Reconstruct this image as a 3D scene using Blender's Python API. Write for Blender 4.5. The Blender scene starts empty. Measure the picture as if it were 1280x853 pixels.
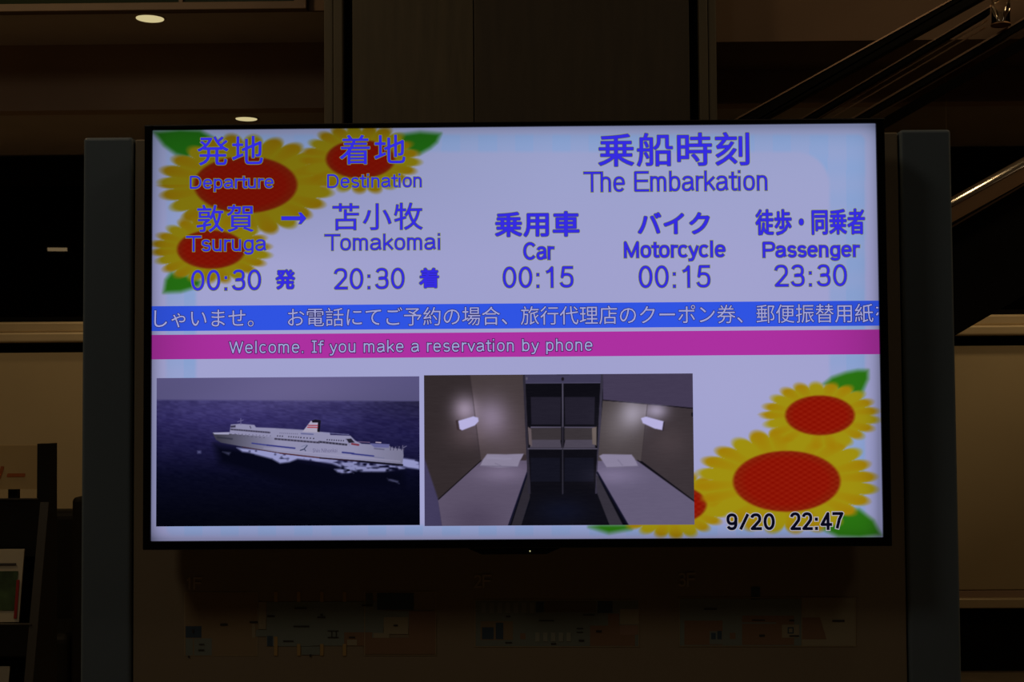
import bpy, bmesh, math, random
import numpy as np
from mathutils import Vector, Matrix

# ------------------------------------------------------------------ camera
F = 1650.0
CX, CY, CZ, YAW, PIT, ROL = (0.03115754, -2.59, 1.47879715, -0.01371417, 0.03979236, -0.00682144)
_Fw = np.array([math.sin(YAW)*math.cos(PIT), math.cos(YAW)*math.cos(PIT), math.sin(PIT)])
_R = np.array([math.cos(YAW), -math.sin(YAW), 0.0]); _U = np.cross(_R, _Fw)
_R2 = _R*math.cos(ROL)+_U*math.sin(ROL); _U2 = _U*math.cos(ROL)-_R*math.sin(ROL)
CAM = np.array([CX, CY, CZ])
sc = bpy.context.scene
COL = sc.collection
cam_d = bpy.data.cameras.new('camera'); cam = bpy.data.objects.new('camera', cam_d); COL.objects.link(cam)
cam_d.sensor_width = 36; cam_d.lens = F/1280*36
m4 = Matrix(((_R2[0], _U2[0], -_Fw[0], CX), (_R2[1], _U2[1], -_Fw[1], CY), (_R2[2], _U2[2], -_Fw[2], CZ), (0, 0, 0, 1)))
cam.matrix_world = m4
sc.camera = cam
# ------------------------------------------------------------------ view, world, lights
sc.view_settings.view_transform = 'Standard'; sc.view_settings.look = 'None'
sc.view_settings.gamma = 1; sc.view_settings.use_curve_mapping = False
sc.view_settings.exposure = 0
w = bpy.data.worlds.new('night'); sc.world = w; w.use_nodes = True
w.node_tree.nodes['Background'].inputs[0].default_value = (0.02, 0.016, 0.012, 1)
w.node_tree.nodes['Background'].inputs[1].default_value = 0.02
WARM = (1.0, 0.70, 0.36)
LOB = (1.0, .84, .62)

def aim(o, target):
    o.rotation_euler = (Vector(target)-o.location).to_track_quat('-Z', 'Y').to_euler()

def spot(name, loc, target, watts, angle=80, blend=.6, size=.06, col=WARM, parent=None):
    l = bpy.data.lights.new(name, 'SPOT'); l.energy = watts; l.spot_size = math.radians(angle)
    l.spot_blend = blend; l.shadow_soft_size = size; l.color = col
    o = bpy.data.objects.new(name, l); COL.objects.link(o); o.location = loc; aim(o, target)
    return o

def area(name, loc, target, watts, sx, sy, col=WARM):
    l = bpy.data.lights.new(name, 'AREA'); l.shape = 'RECTANGLE'; l.size = sx; l.size_y = sy
    l.energy = watts; l.color = col
    o = bpy.data.objects.new(name, l); COL.objects.link(o); o.location = loc; aim(o, target)
    return o

spot('lobby_lamp_left', (-2.3, -2.6, 4.7), (-1.3, 0.1, 1.2), 42.0, 110, 1, .45, LOB)
spot('lobby_lamp_right', (2.6, -2.4, 4.7), (0.9, 0.1, 1.2), 13.0, 120, 1, .35, LOB)
for lx in (-2.1, 0.1, 2.6):                                     # unseen extra spots added under the lower soffit to light the back wall
    spot('soffit_fill', (lx, 3.9, 2.70), (lx, 4.0, 0), 9 if lx > 2 else 4.5, 150, 1, .05)
area('hall_fill_left', (-3.2, 0.3, 5.0), (-1.8, 4.2, 1.2), 28, .6, .6)  # unseen fill added to brighten the cream panels and upper wall, left
area('hall_fill_right', (3.6, 0.3, 5.0), (2.0, 4.2, 1.2), 18, .6, .6)  # added fill without a fixture, brightens the upper wall at right
area('side_fill_right', (4.9, 1.0, 3.5), (2.3, 4.4, 1.0), 7, .4, .4)  # added fill that reaches the right cream panels past the escalator
area('left_lobby_lamp', (-3.95, 0.55, 2.72), (-3.6, 2.8, 2.0), 0.12, .16, .03)

# ------------------------------------------------------------------ helpers
def proj(P):
    d = P-CAM; z = d@_Fw
    return 640+F*(d@_R2)/z, 426.5-F*(d@_U2)/z

def P(px, py, Y):
    """point of the plane y=Y seen at a pixel of the photograph"""
    d = _Fw*F+_R2*(px-640)-_U2*(py-426.5)
    return CAM+d*((Y-CY)/d[1])

# ceiling spotlight whose glint runs along the escalator's polished rail
def glint_x():
    A, B = P(1190, 252, 1.6), P(1280, 202, 1.6); t = (B-A)/np.linalg.norm(B-A); p = P(1217, 236, 1.6)
    v = (CAM-p)/np.linalg.norm(CAM-p); lo, hi = -6, 6
    f = lambda x: ((np.array((x, -1.2, 4.9))-p)/np.linalg.norm(np.array((x, -1.2, 4.9))-p)+v)@t
    for _ in range(60):
        m_ = (lo+hi)/2
        if f(m_) > 0: hi = m_
        else: lo = m_
    return lo
area('escalator_lamp', (glint_x(), -1.2, 4.9), (2.2, 1.6, 2.0), 1.2, .14, .12, (1.0, .80, .50))

def s2l(c):
    c = np.asarray(c, dtype=float)/255.0
    return np.where(c <= .04045, c/12.92, ((c+.055)/1.055)**2.4)

def mat(name, col, rough=.6, metal=0, noise=0, scale=8, spec=.5, stretch=None, bump=0):
    m = bpy.data.materials.new(name); m.use_nodes = True; nt = m.node_tree
    b = nt.nodes['Principled BSDF']
    b.inputs['Base Color'].default_value = (*col, 1); b.inputs['Roughness'].default_value = rough
    b.inputs['Metallic'].default_value = metal; b.inputs['Specular IOR Level'].default_value = spec
    if noise or bump:
        tc = nt.nodes.new('ShaderNodeTexCoord'); mp = nt.nodes.new('ShaderNodeMapping')
        nz = nt.nodes.new('ShaderNodeTexNoise'); nz.inputs['Scale'].default_value = scale
        nz.inputs['Detail'].default_value = 5
        if stretch: mp.inputs['Scale'].default_value = stretch
        nt.links.new(tc.outputs['Object'], mp.inputs[0]); nt.links.new(mp.outputs[0], nz.inputs['Vector'])
        if noise:
            r = nt.nodes.new('ShaderNodeValToRGB')
            r.color_ramp.elements[0].position = .3; r.color_ramp.elements[1].position = .7
            r.color_ramp.elements[0].color = (*[c*(1-noise) for c in col], 1)
            r.color_ramp.elements[1].color = (*[min(1, c*(1+noise)) for c in col], 1)
            nt.links.new(nz.outputs[0], r.inputs[0]); nt.links.new(r.outputs[0], b.inputs['Base Color'])
        if bump:
            bp = nt.nodes.new('ShaderNodeBump'); bp.inputs['Strength'].default_value = bump
            bp.inputs['Distance'].default_value = .002
            nt.links.new(nz.outputs[0], bp.inputs['Height']); nt.links.new(bp.outputs[0], b.inputs['Normal'])
    return m

def emat(name, rgb, k=1.0):
    m = bpy.data.materials.new(name); m.use_nodes = True; nt = m.node_tree; nt.nodes.clear()
    e = nt.nodes.new('ShaderNodeEmission'); o = nt.nodes.new('ShaderNodeOutputMaterial')
    e.inputs[0].default_value = (*s2l(rgb), 1); e.inputs[1].default_value = k
    nt.links.new(e.outputs[0], o.inputs[0])
    return m

def vmat(name, emit=True):
    m = bpy.data.materials.new(name); m.use_nodes = True; nt = m.node_tree
    a = nt.nodes.new('ShaderNodeAttribute'); a.attribute_name = 'picture'
    if emit:
        nt.nodes.remove(nt.nodes['Principled BSDF'])
        e = nt.nodes.new('ShaderNodeEmission'); nt.links.new(a.outputs['Color'], e.inputs[0])
        nt.links.new(e.outputs[0], nt.nodes['Material Output'].inputs[0])
    else:
        b = nt.nodes['Principled BSDF']; b.inputs['Roughness'].default_value = .6
        nt.links.new(a.outputs['Color'], b.inputs['Base Color'])
    return m

def link(name, me, parent=None, mats=()):
    for m in (mats if isinstance(mats, (list, tuple)) else [mats]): me.materials.append(m)
    me.name = name
    o = bpy.data.objects.new(name, me); COL.objects.link(o)
    if parent:
        o.parent = parent
        o.matrix_parent_inverse = Matrix.Translation(parent.location).inverted() if parent.type == 'EMPTY' and not parent.parent else Matrix()
    return o

def box_bm(bm, x0, x1, y0, y1, z0, z1, bev=0, seg=2):
    r = bmesh.ops.create_cube(bm, size=1)
    vs = r['verts']
    for v in vs:
        v.co = Vector(((x0+x1)/2+v.co.x*(x1-x0), (y0+y1)/2+v.co.y*(y1-y0), (z0+z1)/2+v.co.z*(z1-z0)))
    if bev:
        es = list({e for v in vs for e in v.link_edges})
        bmesh.ops.bevel(bm, geom=es, offset=bev, segments=seg, affect='EDGES', profile=.5)

def done(name, bm, mats, parent=None, smooth=False):
    me = bpy.data.meshes.new(name); bmesh.ops.recalc_face_normals(bm, faces=bm.faces); bm.to_mesh(me); bm.free()
    if smooth:
        for p in me.polygons: p.use_smooth = len(p.vertices) <= 4
    return link(name, me, parent, mats)

def box(name, x0, x1, y0, y1, z0, z1, m, parent=None, bev=0, seg=2):
    bm = bmesh.new(); box_bm(bm, x0, x1, y0, y1, z0, z1, bev, seg)
    return done(name, bm, m, parent)

def prism(name, pts, y0, y1, m, parent=None, bev=0):
    """polygon in x,z extruded from y0 to y1"""
    bm = bmesh.new()
    a = [bm.verts.new((x, y0, z)) for x, z in pts]; b = [bm.verts.new((x, y1, z)) for x, z in pts]
    bm.faces.new(a); bm.faces.new(b[::-1]); n = len(pts)
    for i in range(n): bm.faces.new((a[i], b[i], b[(i+1) % n], a[(i+1) % n]))
    if bev: bmesh.ops.bevel(bm, geom=bm.edges[:], offset=bev, segments=2, affect='EDGES', profile=.5)
    return done(name, bm, m, parent)

def tube(name, pts, r, m, parent=None, n=16, caps=True):
    bm = bmesh.new(); rings = []
    pts = [Vector(p) for p in pts]
    for i, p in enumerate(pts):
        t = (pts[min(i+1, len(pts)-1)]-pts[max(i-1, 0)]).normalized()
        u = t.cross(Vector((0, 1, 0)))
        if u.length < .01: u = t.cross(Vector((1, 0, 0)))
        u.normalize(); v = t.cross(u)
        rings.append([bm.verts.new(p+(u*math.cos(k*2*math.pi/n)+v*math.sin(k*2*math.pi/n))*r) for k in range(n)])
    for a, b in zip(rings, rings[1:]):
        for k in range(n): bm.faces.new((a[k], a[(k+1) % n], b[(k+1) % n], b[k]))
    if caps: bm.faces.new(rings[0]); bm.faces.new(rings[-1][::-1])
    return done(name, bm, m, parent, True)

def disc_bm(bm, c, r, z0, z1, n=40):
    a = [bm.verts.new((c[0]+r*math.cos(k*2*math.pi/n), c[1]+r*math.sin(k*2*math.pi/n), z0)) for k in range(n)]
    b = [bm.verts.new((v.co.x, v.co.y, z1)) for v in a]
    bm.faces.new(a); bm.faces.new(b[::-1])
    for k in range(n): bm.faces.new((a[k], a[(k+1) % n], b[(k+1) % n], b[k]))

def thing(name, label, cat, loc, group=None):
    o = bpy.data.objects.new(name, None); COL.objects.link(o); o.location = loc; o.empty_display_size = .1
    o['label'] = label; o['category'] = cat
    if group: o['group'] = group
    return o

def struct(o, label=None):
    o['kind'] = 'structure'
    if label: o['label'] = label
    return o

def sempty(name, label, loc=(0, 0, 0)):
    o = bpy.data.objects.new(name, None); COL.objects.link(o); o.location = loc
    o['kind'] = 'structure'; o['label'] = label
    return o

# ------------------------------------------------------------------ materials
M_wall = mat('warm_plaster', (.16, .10, .065), .8, noise=.06, scale=3)
M_soffit = mat('soffit_paint', (.52, .46, .42), .8, noise=.05, scale=3)
M_fascia = mat('dark_fascia', (.40, .28, .21), .7, noise=.08, scale=3)
M_floor = mat('lobby_floor', (.30, .24, .17), .35, noise=.15, scale=6)
M_cream = mat('cream_panel', (.50, .40, .24), .6, noise=.05, scale=2)
M_cap = mat('sill_metal', (.62, .50, .32), .38, .2, noise=.05, scale=4)
M_black = mat('black_gap', (.004, .0035, .003), .8, spec=.1)
M_glass = mat('night_glass', (.001, .001, .001), .015, spec=.2)
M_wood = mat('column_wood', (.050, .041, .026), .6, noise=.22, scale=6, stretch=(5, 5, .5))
M_jamb = mat('column_jamb', (.066, .056, .038), .6, noise=.12, scale=6, stretch=(8, 8, .4))
M_frame = mat('brown_frame', (.14, .085, .05), .5, noise=.1)
M_green = mat('green_glass', (.006, .016, .004), .3, spec=.1)
M_post = mat('blue_grey_post', (.150, .200, .25), .45, noise=.03, scale=3)
M_panel = mat('stand_panel', (.29, .23, .155), .55, noise=.04, scale=3)
M_bezel = mat('bezel_black', (.004, .004, .005), .25)
M_back = mat('tv_back', (.02, .02, .02), .5)
M_rub = mat('handrail_rubber', (.0035, .003, .0025), .6, spec=.08)
M_brz = mat('bronze_metal', (.50, .30, .17), .28, 1.0)
M_brz2 = mat('bronze_cladding', (.34, .20, .11), .45, .8, noise=.1, scale=4)
M_dim = mat('dull_bronze', (.06, .035, .02), .5, .6)
M_steel = mat('polished_steel', (.75, .62, .45), .10, 1.0)
M_leather = mat('black_leather', (.009, .008, .006), .6, spec=.15)
M_rack = mat('rack_black', (.014, .012, .010), .45)
M_rackedge = mat('rack_edge', (.09, .08, .07), .4, .3)
M_lens = emat('lamp_lens', (205, 190, 140))

# ------------------------------------------------------------------ room shell
Y_up, Y_fas, Y_win = 2.9, 3.4, 4.5
z_hi = P(190, 55, Y_fas)[2]          # upper soffit height
z_lo = P(190, 137, Y_fas)[2]         # lower soffit height
z_sill = P(50, 402.5, Y_win-.09)[2]
XL, XR, YB, ZT = -5.2, 5.2, -6.5, 5.2
struct(box('floor', XL, XR, YB, Y_win+.3, -.1, 0, M_floor), 'dark lobby floor')
struct(box('ceiling', XL, XR, YB, Y_up+.02, ZT, ZT+.1, M_soffit), 'high ceiling of the lobby')
struct(box('wall_left', XL-.1, XL, YB, Y_win+.3, 0, ZT, M_wall))
struct(box('wall_right', XR, XR+.1, YB, Y_win+.3, 0, ZT, M_wall))
struct(box('wall_back_upper', XL, XR, Y_up, Y_up+.02, z_hi, ZT, M_wall), 'brown upper wall above the soffit')
struct(box('ceiling_upper_soffit', XL, XR, Y_up+.02, Y_fas+.1, z_hi, z_hi+.1, M_soffit), 'upper soffit with a downlight')
struct(box('trim_1', XL, XR, Y_fas, Y_fas+.1, z_lo, z_hi, M_fascia), 'dark brown fascia band between the two soffits')
struct(box('ceiling_lower_soffit', XL, XR, Y_fas+.1, Y_win+.3, z_lo, z_lo+.1, M_soffit), 'lower soffit with a downlight')

z_rw = P(950, 52, Y_up)[2]  # lower edge of a wall piece added where the soffit stays too dark
struct(box('wall_added_right', P(880, 52, Y_up)[0], XR, Y_up-.001, Y_fas-.02, z_rw, z_hi, M_wall), 'brown wall piece added right of the column to catch light')
# low office wall: cream panels, sill cap of two steps, dark shadow gap, ledge
yw = Y_win-.09
wb = sempty('wall_back', 'cream panelled low wall under the dark windows', (0, Y_win, 0))
zz = lambda py: P(50, py, yw)[2]
z_p1, z_g1, z_c2, z_c1 = zz(441), zz(428.5), zz(416), zz(402.5)
z_l1, z_l0 = P(1240, 739, yw)[2], P(1240, 759, yw)[2]
core = box('core', XL, XR, Y_win-.03, Y_win+.2, 0, z_c1-.02, M_black, wb)
n = 7; wpan = (XR-XL)/n
for i in range(n):
    box('panel', XL+i*wpan+.003, XL+(i+1)*wpan-.003, yw+.01, Y_win-.03, z_l1+.004, z_p1, M_cream, wb, .003)
box('sill_lower_step', XL, XR, yw-.045, Y_win-.03, z_g1, z_c2, M_cap, wb, .011, 3)
box('sill_upper_step', XL, XR, yw-.012, Y_win+.2, z_c2+.001, z_c1, M_cap, wb, .011, 3)
box('ledge', XL, XR, yw-.05, Y_win-.03, z_l0, (z_l0+z_l1)/2+.008, M_cap, wb, .006, 3)
box('ledge_back_strip', XL, XR, yw-.005, Y_win-.03, (z_l0+z_l1)/2+.009, z_l1, M_fascia, wb)

# night-black office windows
wn = sempty('window_1', 'row of black office windows at night', (0, Y_win, z_c1))
npn = 7; wp = (XR-XL)/npn
for i in range(npn):
    box('pane', XL+i*wp+.02, XL+(i+1)*wp-.02, Y_win, Y_win+.02, z_c1+.03, z_lo-.02, M_glass, wn)
for i in range(npn+1):
    x = XL+i*wp; box('mullion', max(XL, x-.02), min(XR, x+.02), Y_win-.01, Y_win+.03, z_c1, z_lo, M_black, wn)
box('frame_rail', XL, XR, Y_win-.012, Y_win+.035, z_c1+.0005, z_c1+.03, M_black, wn)

# framed dark green window on the upper wall, left
g1 = P(383, 11, Y_up-.03); gz = g1[2]; gx = g1[0]
wg = sempty('window_2', 'dark green glazed window in a brown wooden frame', (gx-1, Y_up, gz))
gmx = P(228, 4, Y_up)[0]
box('frame_bottom', -3.2, gx, Y_up-.035, Y_up, gz, gz+P(300, 4, Y_up)[2]-P(300, 12, Y_up)[2]+.006, M_frame, wg, .003)
box('frame_side', gx-.052, gx, Y_up-.034, Y_up, gz+.025, 4.2, M_frame, wg, .003)
for x in (gmx, -2.4, -3.18): box('mullion', x-.008, x+.008, Y_up-.028, Y_up, gz+.025, 4.2, M_frame, wg)
for a, b in ((-3.17, -2.41), (-2.39, gmx-.008), (gmx+.008, gx-.05)):
    box('pane', a, b, Y_up-.015, Y_up, gz+.025, 4.2, M_green, wg)
box('frame_top', -3.2, gx, Y_up-.035, Y_up, 4.2, 4.25, M_frame, wg)

# central column clad in wood
Yc = 2.72
px = lambda u, py=60: P(u, py, Yc)[0]
wc = sempty('wall_column', 'wide wood-clad column behind the display', (0, Yc, 0))
box('core', px(404)+.01, px(896)-.01, Yc+.06, Y_win-.1, 0, ZT, M_black, wc)
for a, b in ((404.5, 416), (416.5, 428), (874, 885), (885.5, 896)):
    box('jamb', px(a), px(b), Yc+(.0 if a in (416.5, 874) else .008), Yc+.08, 0, ZT, M_jamb, wc, .004)
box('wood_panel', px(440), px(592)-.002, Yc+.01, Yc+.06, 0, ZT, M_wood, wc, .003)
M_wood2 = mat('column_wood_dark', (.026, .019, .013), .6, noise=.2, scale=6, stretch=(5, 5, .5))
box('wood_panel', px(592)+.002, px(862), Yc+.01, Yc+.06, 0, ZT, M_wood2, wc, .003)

# ------------------------------------------------------------------ downlights
def downlight(u, v, zc, r, lab):
    d = _Fw*F+_R2*(u-640)-_U2*(v-426.5); p = CAM+d*((zc-CZ)/d[2])
    t = thing('ceiling_downlight', lab, 'ceiling light', (p[0], p[1], zc), 'round recessed downlights')
    bm = bmesh.new(); disc_bm(bm, p, r, zc-.004, zc-.0025); done('lens', bm, M_lens, t)
    bm = bmesh.new(); n = 40
    for k in range(n):
        q = []
        for kk in (k, k+1):
            a = kk*2*math.pi/n; q.append((math.cos(a), math.sin(a)))
        v_ = [bm.verts.new((p[0]+c*rr, p[1]+s*rr, z)) for (c, s) in q for rr, z in ((r, zc-.002), (r+.008, zc-.006), (r+.012, zc-.0005))]
        bm.faces.new((v_[0], v_[1], v_[4], v_[3])); bm.faces.new((v_[1], v_[2], v_[5], v_[4]))
    bmesh.ops.remove_doubles(bm, verts=bm.verts, dist=1e-5)
    done('trim_ring', bm, M_cap, t, True)
    return p
p1 = downlight(187.5, 22.5, z_hi, .058, 'round downlight near the photo top, in the upper soffit')
p2 = downlight(308, 148, z_lo, .050, 'round downlight just above the television, in the lower soffit')
spot('downlight_beam', (p1[0], p1[1], z_hi-.03), (p1[0], p1[1], 0), 1.8, 90, 1, .04)
spot('downlight_beam', (p2[0], p2[1], z_lo-.03), (p2[0], p2[1], 0), 1.5, 150, 1, .04)

# ------------------------------------------------------------------ escalator
Yn, Yf = 1.6, 2.45
esc = thing('escalator', 'dark escalator with bronze edges rising to the right behind the display', 'escalator', (1.4, (Yn+Yf)/2, 0))

def line(a, b, Y, xa, xb):
    """world line through two seen points of plane Y, cut at world x = xa, xb"""
    A, B = P(*a, Y), P(*b, Y); k = (B[2]-A[2])/(B[0]-A[0])
    f = lambda x: (x, A[2]+k*(x-A[0]))
    return f(xa), f(xb)

def slant(name, a, b, Y, th, h, xa, xb, m, bev=0):
    (x0, z0), (x1, z1) = line(a, b, Y, xa, xb)
    return prism(name, [(x0, z0), (x1, z1), (x1, z1-h), (x0, z0-h)], Y, Y+th, m, esc, bev)

s = (Yn-CY)/F; sf = (Yf-CY)/F        # metres per pixel
XLn = 0.25; XT = 3.6
slant('handrail', (918, 150), (1190, -1), Yf-.02, .07, 22*sf, XLn, XT, M_rub, .008)
slant('handrail_edge', (918, 149), (1190, -2), Yf-.026, .02, 2.0*sf, XLn, XT, M_brz)
slant('handrail_trim', (1100, 59), (1202, -1), Yf-.02, .02, 2*sf, XLn, XT, M_brz2)
xe = P(1236, 9, Yn)[0]
slant('handrail', (1100, 90), (1236, 9), Yn-.02, .05, 10*s, XLn, xe, M_rub, .006)
slant('handrail_edge', (1100, 89), (1236, 8), Yn-.026, .012, 1.8*s, XLn, xe, M_brz)
slant('inner_trim', (1100, 103), (1235, 24), Yn+.01, .012, 2*s, XLn, xe, M_brz2)
slant('inner_trim', (1130, 93), (1198, 53), Yn+.03, .012, 2*s, XLn, xe, M_brz2)
slant('deck_board', (1060, 152), (1280, 24), Yn-.01, .08, 9*s, XLn, XT, M_rub)
slant('deck_edge', (1060, 149.5), (1280, 21.5), Yn-.016, .02, 2.6*s, XLn, XT, M_brz)
slant('deck_trim', (1100, 141), (1190, 89), Yn-.006, .01, 1.2*s, XLn, XT, M_dim)
# smoked glass side between deck and cladding, in panes
m = bpy.data.materials.new('smoked_glass'); m.use_nodes = True
b = m.node_tree.nodes['Principled BSDF']; tr = m.node_tree.nodes.new('ShaderNodeBsdfTransparent')
tr.inputs[0].default_value = (.72, .70, .66, 1)
gl = m.node_tree.nodes.new('ShaderNodeBsdfGlossy'); gl.inputs['Roughness'].default_value = .1
mx = m.node_tree.nodes.new('ShaderNodeMixShader'); mx.inputs[0].default_value = .03
m.node_tree.links.new(tr.outputs[0], mx.inputs[1]); m.node_tree.links.new(gl.outputs[0], mx.inputs[2])
m.node_tree.links.new(mx.outputs[0], m.node_tree.nodes['Material Output'].inputs[0]); m.node_tree.nodes.remove(b)
M_smoke = m
joints = [XLn]+[P(u, 150, Yn)[0] for u in (1088, 1187)]+[P(1187, 150, Yn)[0]+.27, P(1187, 150, Yn)[0]+.54, XT]
top0, top1 = line((1060, 160), (1280, 32), Yn, 0, 1); bot0, bot1 = line((1190, 247), (1280, 195), Yn, 0, 1)
zt = lambda x: top0[1]+(top1[1]-top0[1])*x
zb = lambda x: bot0[1]+(bot1[1]-bot0[1])*x
for a, c in zip(joints, joints[1:]):
    a += .002; c -= .002
    prism('glass_pane', [(a, zt(a)), (c, zt(c)), (c, zb(c)), (a, zb(a))], Yn+.03, Yn+.038, M_smoke, esc)
# polished tube, cladding strip and bottom edge
(x0, z0), (x1, z1) = line((1190, 252), (1280, 202), Yn, XLn, XT)
bm = bmesh.new(); t_ = Vector((x1-x0, 0, z1-z0)).normalized(); up_ = Vector((-t_.z, 0, t_.x)); tilt = math.radians(21); hw_ = math.radians(7)
Rr = 5.5*s/math.sin(hw_); rings = []
for k in range(13):
    a_ = tilt+hw_*(k/6-1)
    o_ = (Vector((0, -1, 0))*math.cos(a_)+up_*math.sin(a_))*Rr-(Vector((0, -1, 0))*math.cos(tilt)+up_*math.sin(tilt))*Rr
    rings.append([bm.verts.new(Vector((x, Yn, z))+o_) for x, z in ((x0, z0), (x1, z1))])
for a_, b_ in zip(rings, rings[1:]): bm.faces.new((a_[0], a_[1], b_[1], b_[0]))
done('polished_rail', bm, M_steel, esc, True)
slant('cladding_strip', (1190, 259), (1280, 209), Yn, .05, 19*s, XLn, XT, M_brz2)
slant('bottom_edge', (1191, 282), (1280, 230), Yn-.006, .02, 2.2*s, XLn, XT, M_brz)
(x0, z0), (x1, z1) = line((1191, 285), (1280, 233), Yn, XLn, XT)
lowx = x0; prism('truss', [(x0, z0), (x1, z1), (x1, z1-.35), (x0, max(0, z0-.35))], Yn+.05, Yf, M_black, esc)
slant('step_band', (1100, 150), (1280, 46), Yf-.05, .04, 14*sf, XLn, XT, M_rub)
prism('support', [(2.9, 0), (3.1, 0), (3.1, z1-.35), (2.9, z1-.45)], Yn+.3, Yn+.5, M_black, esc)
# clear newel tube at the end of the inner rail
pa, pb = P(1251, -40, Yn-.03), P(1251, 30, Yn-.03)
m = bpy.data.materials.new('clear_glass'); m.use_nodes = True
b = m.node_tree.nodes['Principled BSDF']; b.inputs['Transmission Weight'].default_value = 1; b.inputs['Roughness'].default_value = .03
b.inputs['Base Color'].default_value = (.9, .85, .75, 1)
tube('glass_newel', [tuple(pb), tuple(pa)], 11*s, m, esc, 24)
pc = P(1251, 32, Yn-.03); tube('newel_base', [tuple(pc), tuple(pb)], 12*s, M_brz2, esc, 24)

# ------------------------------------------------------------------ lounge seat in the left background
ys = 3.2
sx0, sx1 = P(-60, 660, ys)[0], P(104, 660, ys)[0]; szt = P(75, 656, ys)[2]
sofa = thing('lounge_armchair', 'black leather lounge chair between the brochure rack and the display', 'armchair', ((sx0+sx1)/2, ys+.3, 0))
box('backrest', sx0, P(87, 660, ys)[0], ys+.45, ys+.62, .25, szt+.02, M_leather, sofa, .04, 4)
box('seat', sx0, P(87, 660, ys)[0], ys, ys+.45, .2, .44, M_leather, sofa, .04, 4)
ax = P(89, 640, ys)[0]
box('armrest', ax, ax+.10, ys, ys+.6, .12, P(93, 622, ys)[2], M_leather, sofa, .02, 3)
for x in (sx0+.05, ax+.05):
    for y in (ys+.05, ys+.52): box('leg', x-.02, x+.02, y-.02, y+.02, 0, .22 if x < ax else .13, M_rackedge, sofa)

# ------------------------------------------------------------------ brochure rack
Yr = .55
def R(u, v, dy=0): p = P(u, v, Yr+dy); return p[0], p[2]
sr = (Yr-CY)/F
rack = thing('brochure_rack', 'black brochure rack with tilted shelves and a cream header sign', 'rack', (R(0, 600)[0]-.1, Yr, 0))
rx1 = R(62, 560)[0]; rx0 = rx1-.62; rt = .014; ztop = R(60, 555)[1]; zk = R(58, 628)[1]
yb = Yr-.22            # foot of the front edge is nearer the viewer
def side(x):
    # profile in y,z: upright header part, then sloping forward
    bm = bmesh.new()
    prof = [(Yr, ztop), (Yr+.05, ztop), (Yr+.07, 0), (yb-.05, 0), (yb-.05, .05), (Yr, zk)]
    a = [bm.verts.new((x, y, z)) for y, z in prof]; c = [bm.verts.new((x+rt, y, z)) for y, z in prof]
    bm.faces.new(a); bm.faces.new(c[::-1]); n = len(prof)
    for i in range(n): bm.faces.new((a[i], c[i], c[(i+1) % n], a[(i+1) % n]))
    return done('side_panel', bm, M_rack, rack)
side(rx0); side(rx1-rt)
yedge = lambda z: Yr+(yb-.05-Yr)*(zk-z)/(zk-.05)
for xx in (rx0, rx1-rt-.006):
    bm = bmesh.new()
    v_ = [(xx, yedge(z)-d, z) for z, d in ((zk, .004), (.06, .004))]+[(xx+rt+.006, yedge(z)-d, z) for z, d in ((.06, .004), (zk, .004))]
    w_ = [bm.verts.new(p) for p in v_]; w2 = [bm.verts.new((p[0], p[1]+.006, p[2])) for p in v_]
    bm.faces.new(w_); bm.faces.new(w2[::-1])
    for i in range(4): bm.faces.new((w_[i], w_[(i+1) % 4], w2[(i+1) % 4], w2[i]))
    done('front_edge', bm, M_rackedge, rack)
hx1 = R(46, 585)[0]; hz0 = R(20, 612)[1]; hz1 = R(20, 557)[1]
M_sign = mat('header_card', (.78, .54, .24), .6, noise=.03)
M_orange = mat('orange_ink', (.62, .16, .04), .6)
M_white = mat('brochure_paper', (.58, .50, .36), .6, noise=.03)
M_grn = mat('brochure_green', (.055, .10, .035), .5, noise=.5, scale=25)
M_red = mat('brochure_red', (.35, .02, .02), .5)
M_ink = mat('dark_ink', (.05, .04, .04), .6)
hdr = box('header_sign', rx0+rt, hx1, Yr+.004, Yr+.012, hz0, hz1, M_sign, rack)
box('upright', R(6, 618)[0], R(17, 618)[0], Yr+.02, Yr+.04, zk-.2, hz0+.05, M_rack, rack)
box('header_stile', hx1, rx1-rt, Yr+.002, Yr+.03, zk-.02, ztop, M_rack, rack)
# shelves
tiers = [(625, 690), (785, 800)]
zsh = [R(20, 625)[1], R(20, 785)[1]-.0]
bm = bmesh.new(); za, zb2 = R(20, 625)[1], R(20, 696)[1]
box('tray', rx0+rt, rx1-rt, yedge(za)-.0, yedge(za)+.012, zb2, za, M_rack, rack)
box('tray_lip', rx0+rt, rx1-rt-.012, yedge(za)-.003, yedge(za)+.014, za-.0005, za+.0025, M_rackedge, rack); bm.free()
zt2 = P(10, 786, yedge(.75)+.0)[2]
for z in (zt2, zt2-.33):
    box('tray', rx0+rt, rx1-rt, yedge(z)-.004, yedge(z)+.006, z-.07, z, M_rack, rack)
    box('tray_lip', rx0+rt, rx1-rt, yedge(z)-.006, yedge(z)+.008, z, z+.003, M_rackedge, rack)
    box('tray_base', rx0+rt, rx1-rt, yedge(z), yedge(z)+.12, z-.075, z-.07, M_rack, rack)
bm = bmesh.new()
v_ = [bm.verts.new(p) for p in ((rx0+rt, Yr+.055, .1), (rx1-rt, Yr+.055, .1), (rx1-rt, Yr+.045, zk-.01), (rx0+rt, Yr+.045, zk-.01))]
bm.faces.new(v_); done('back_panel', bm, M_rack, rack)

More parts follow.
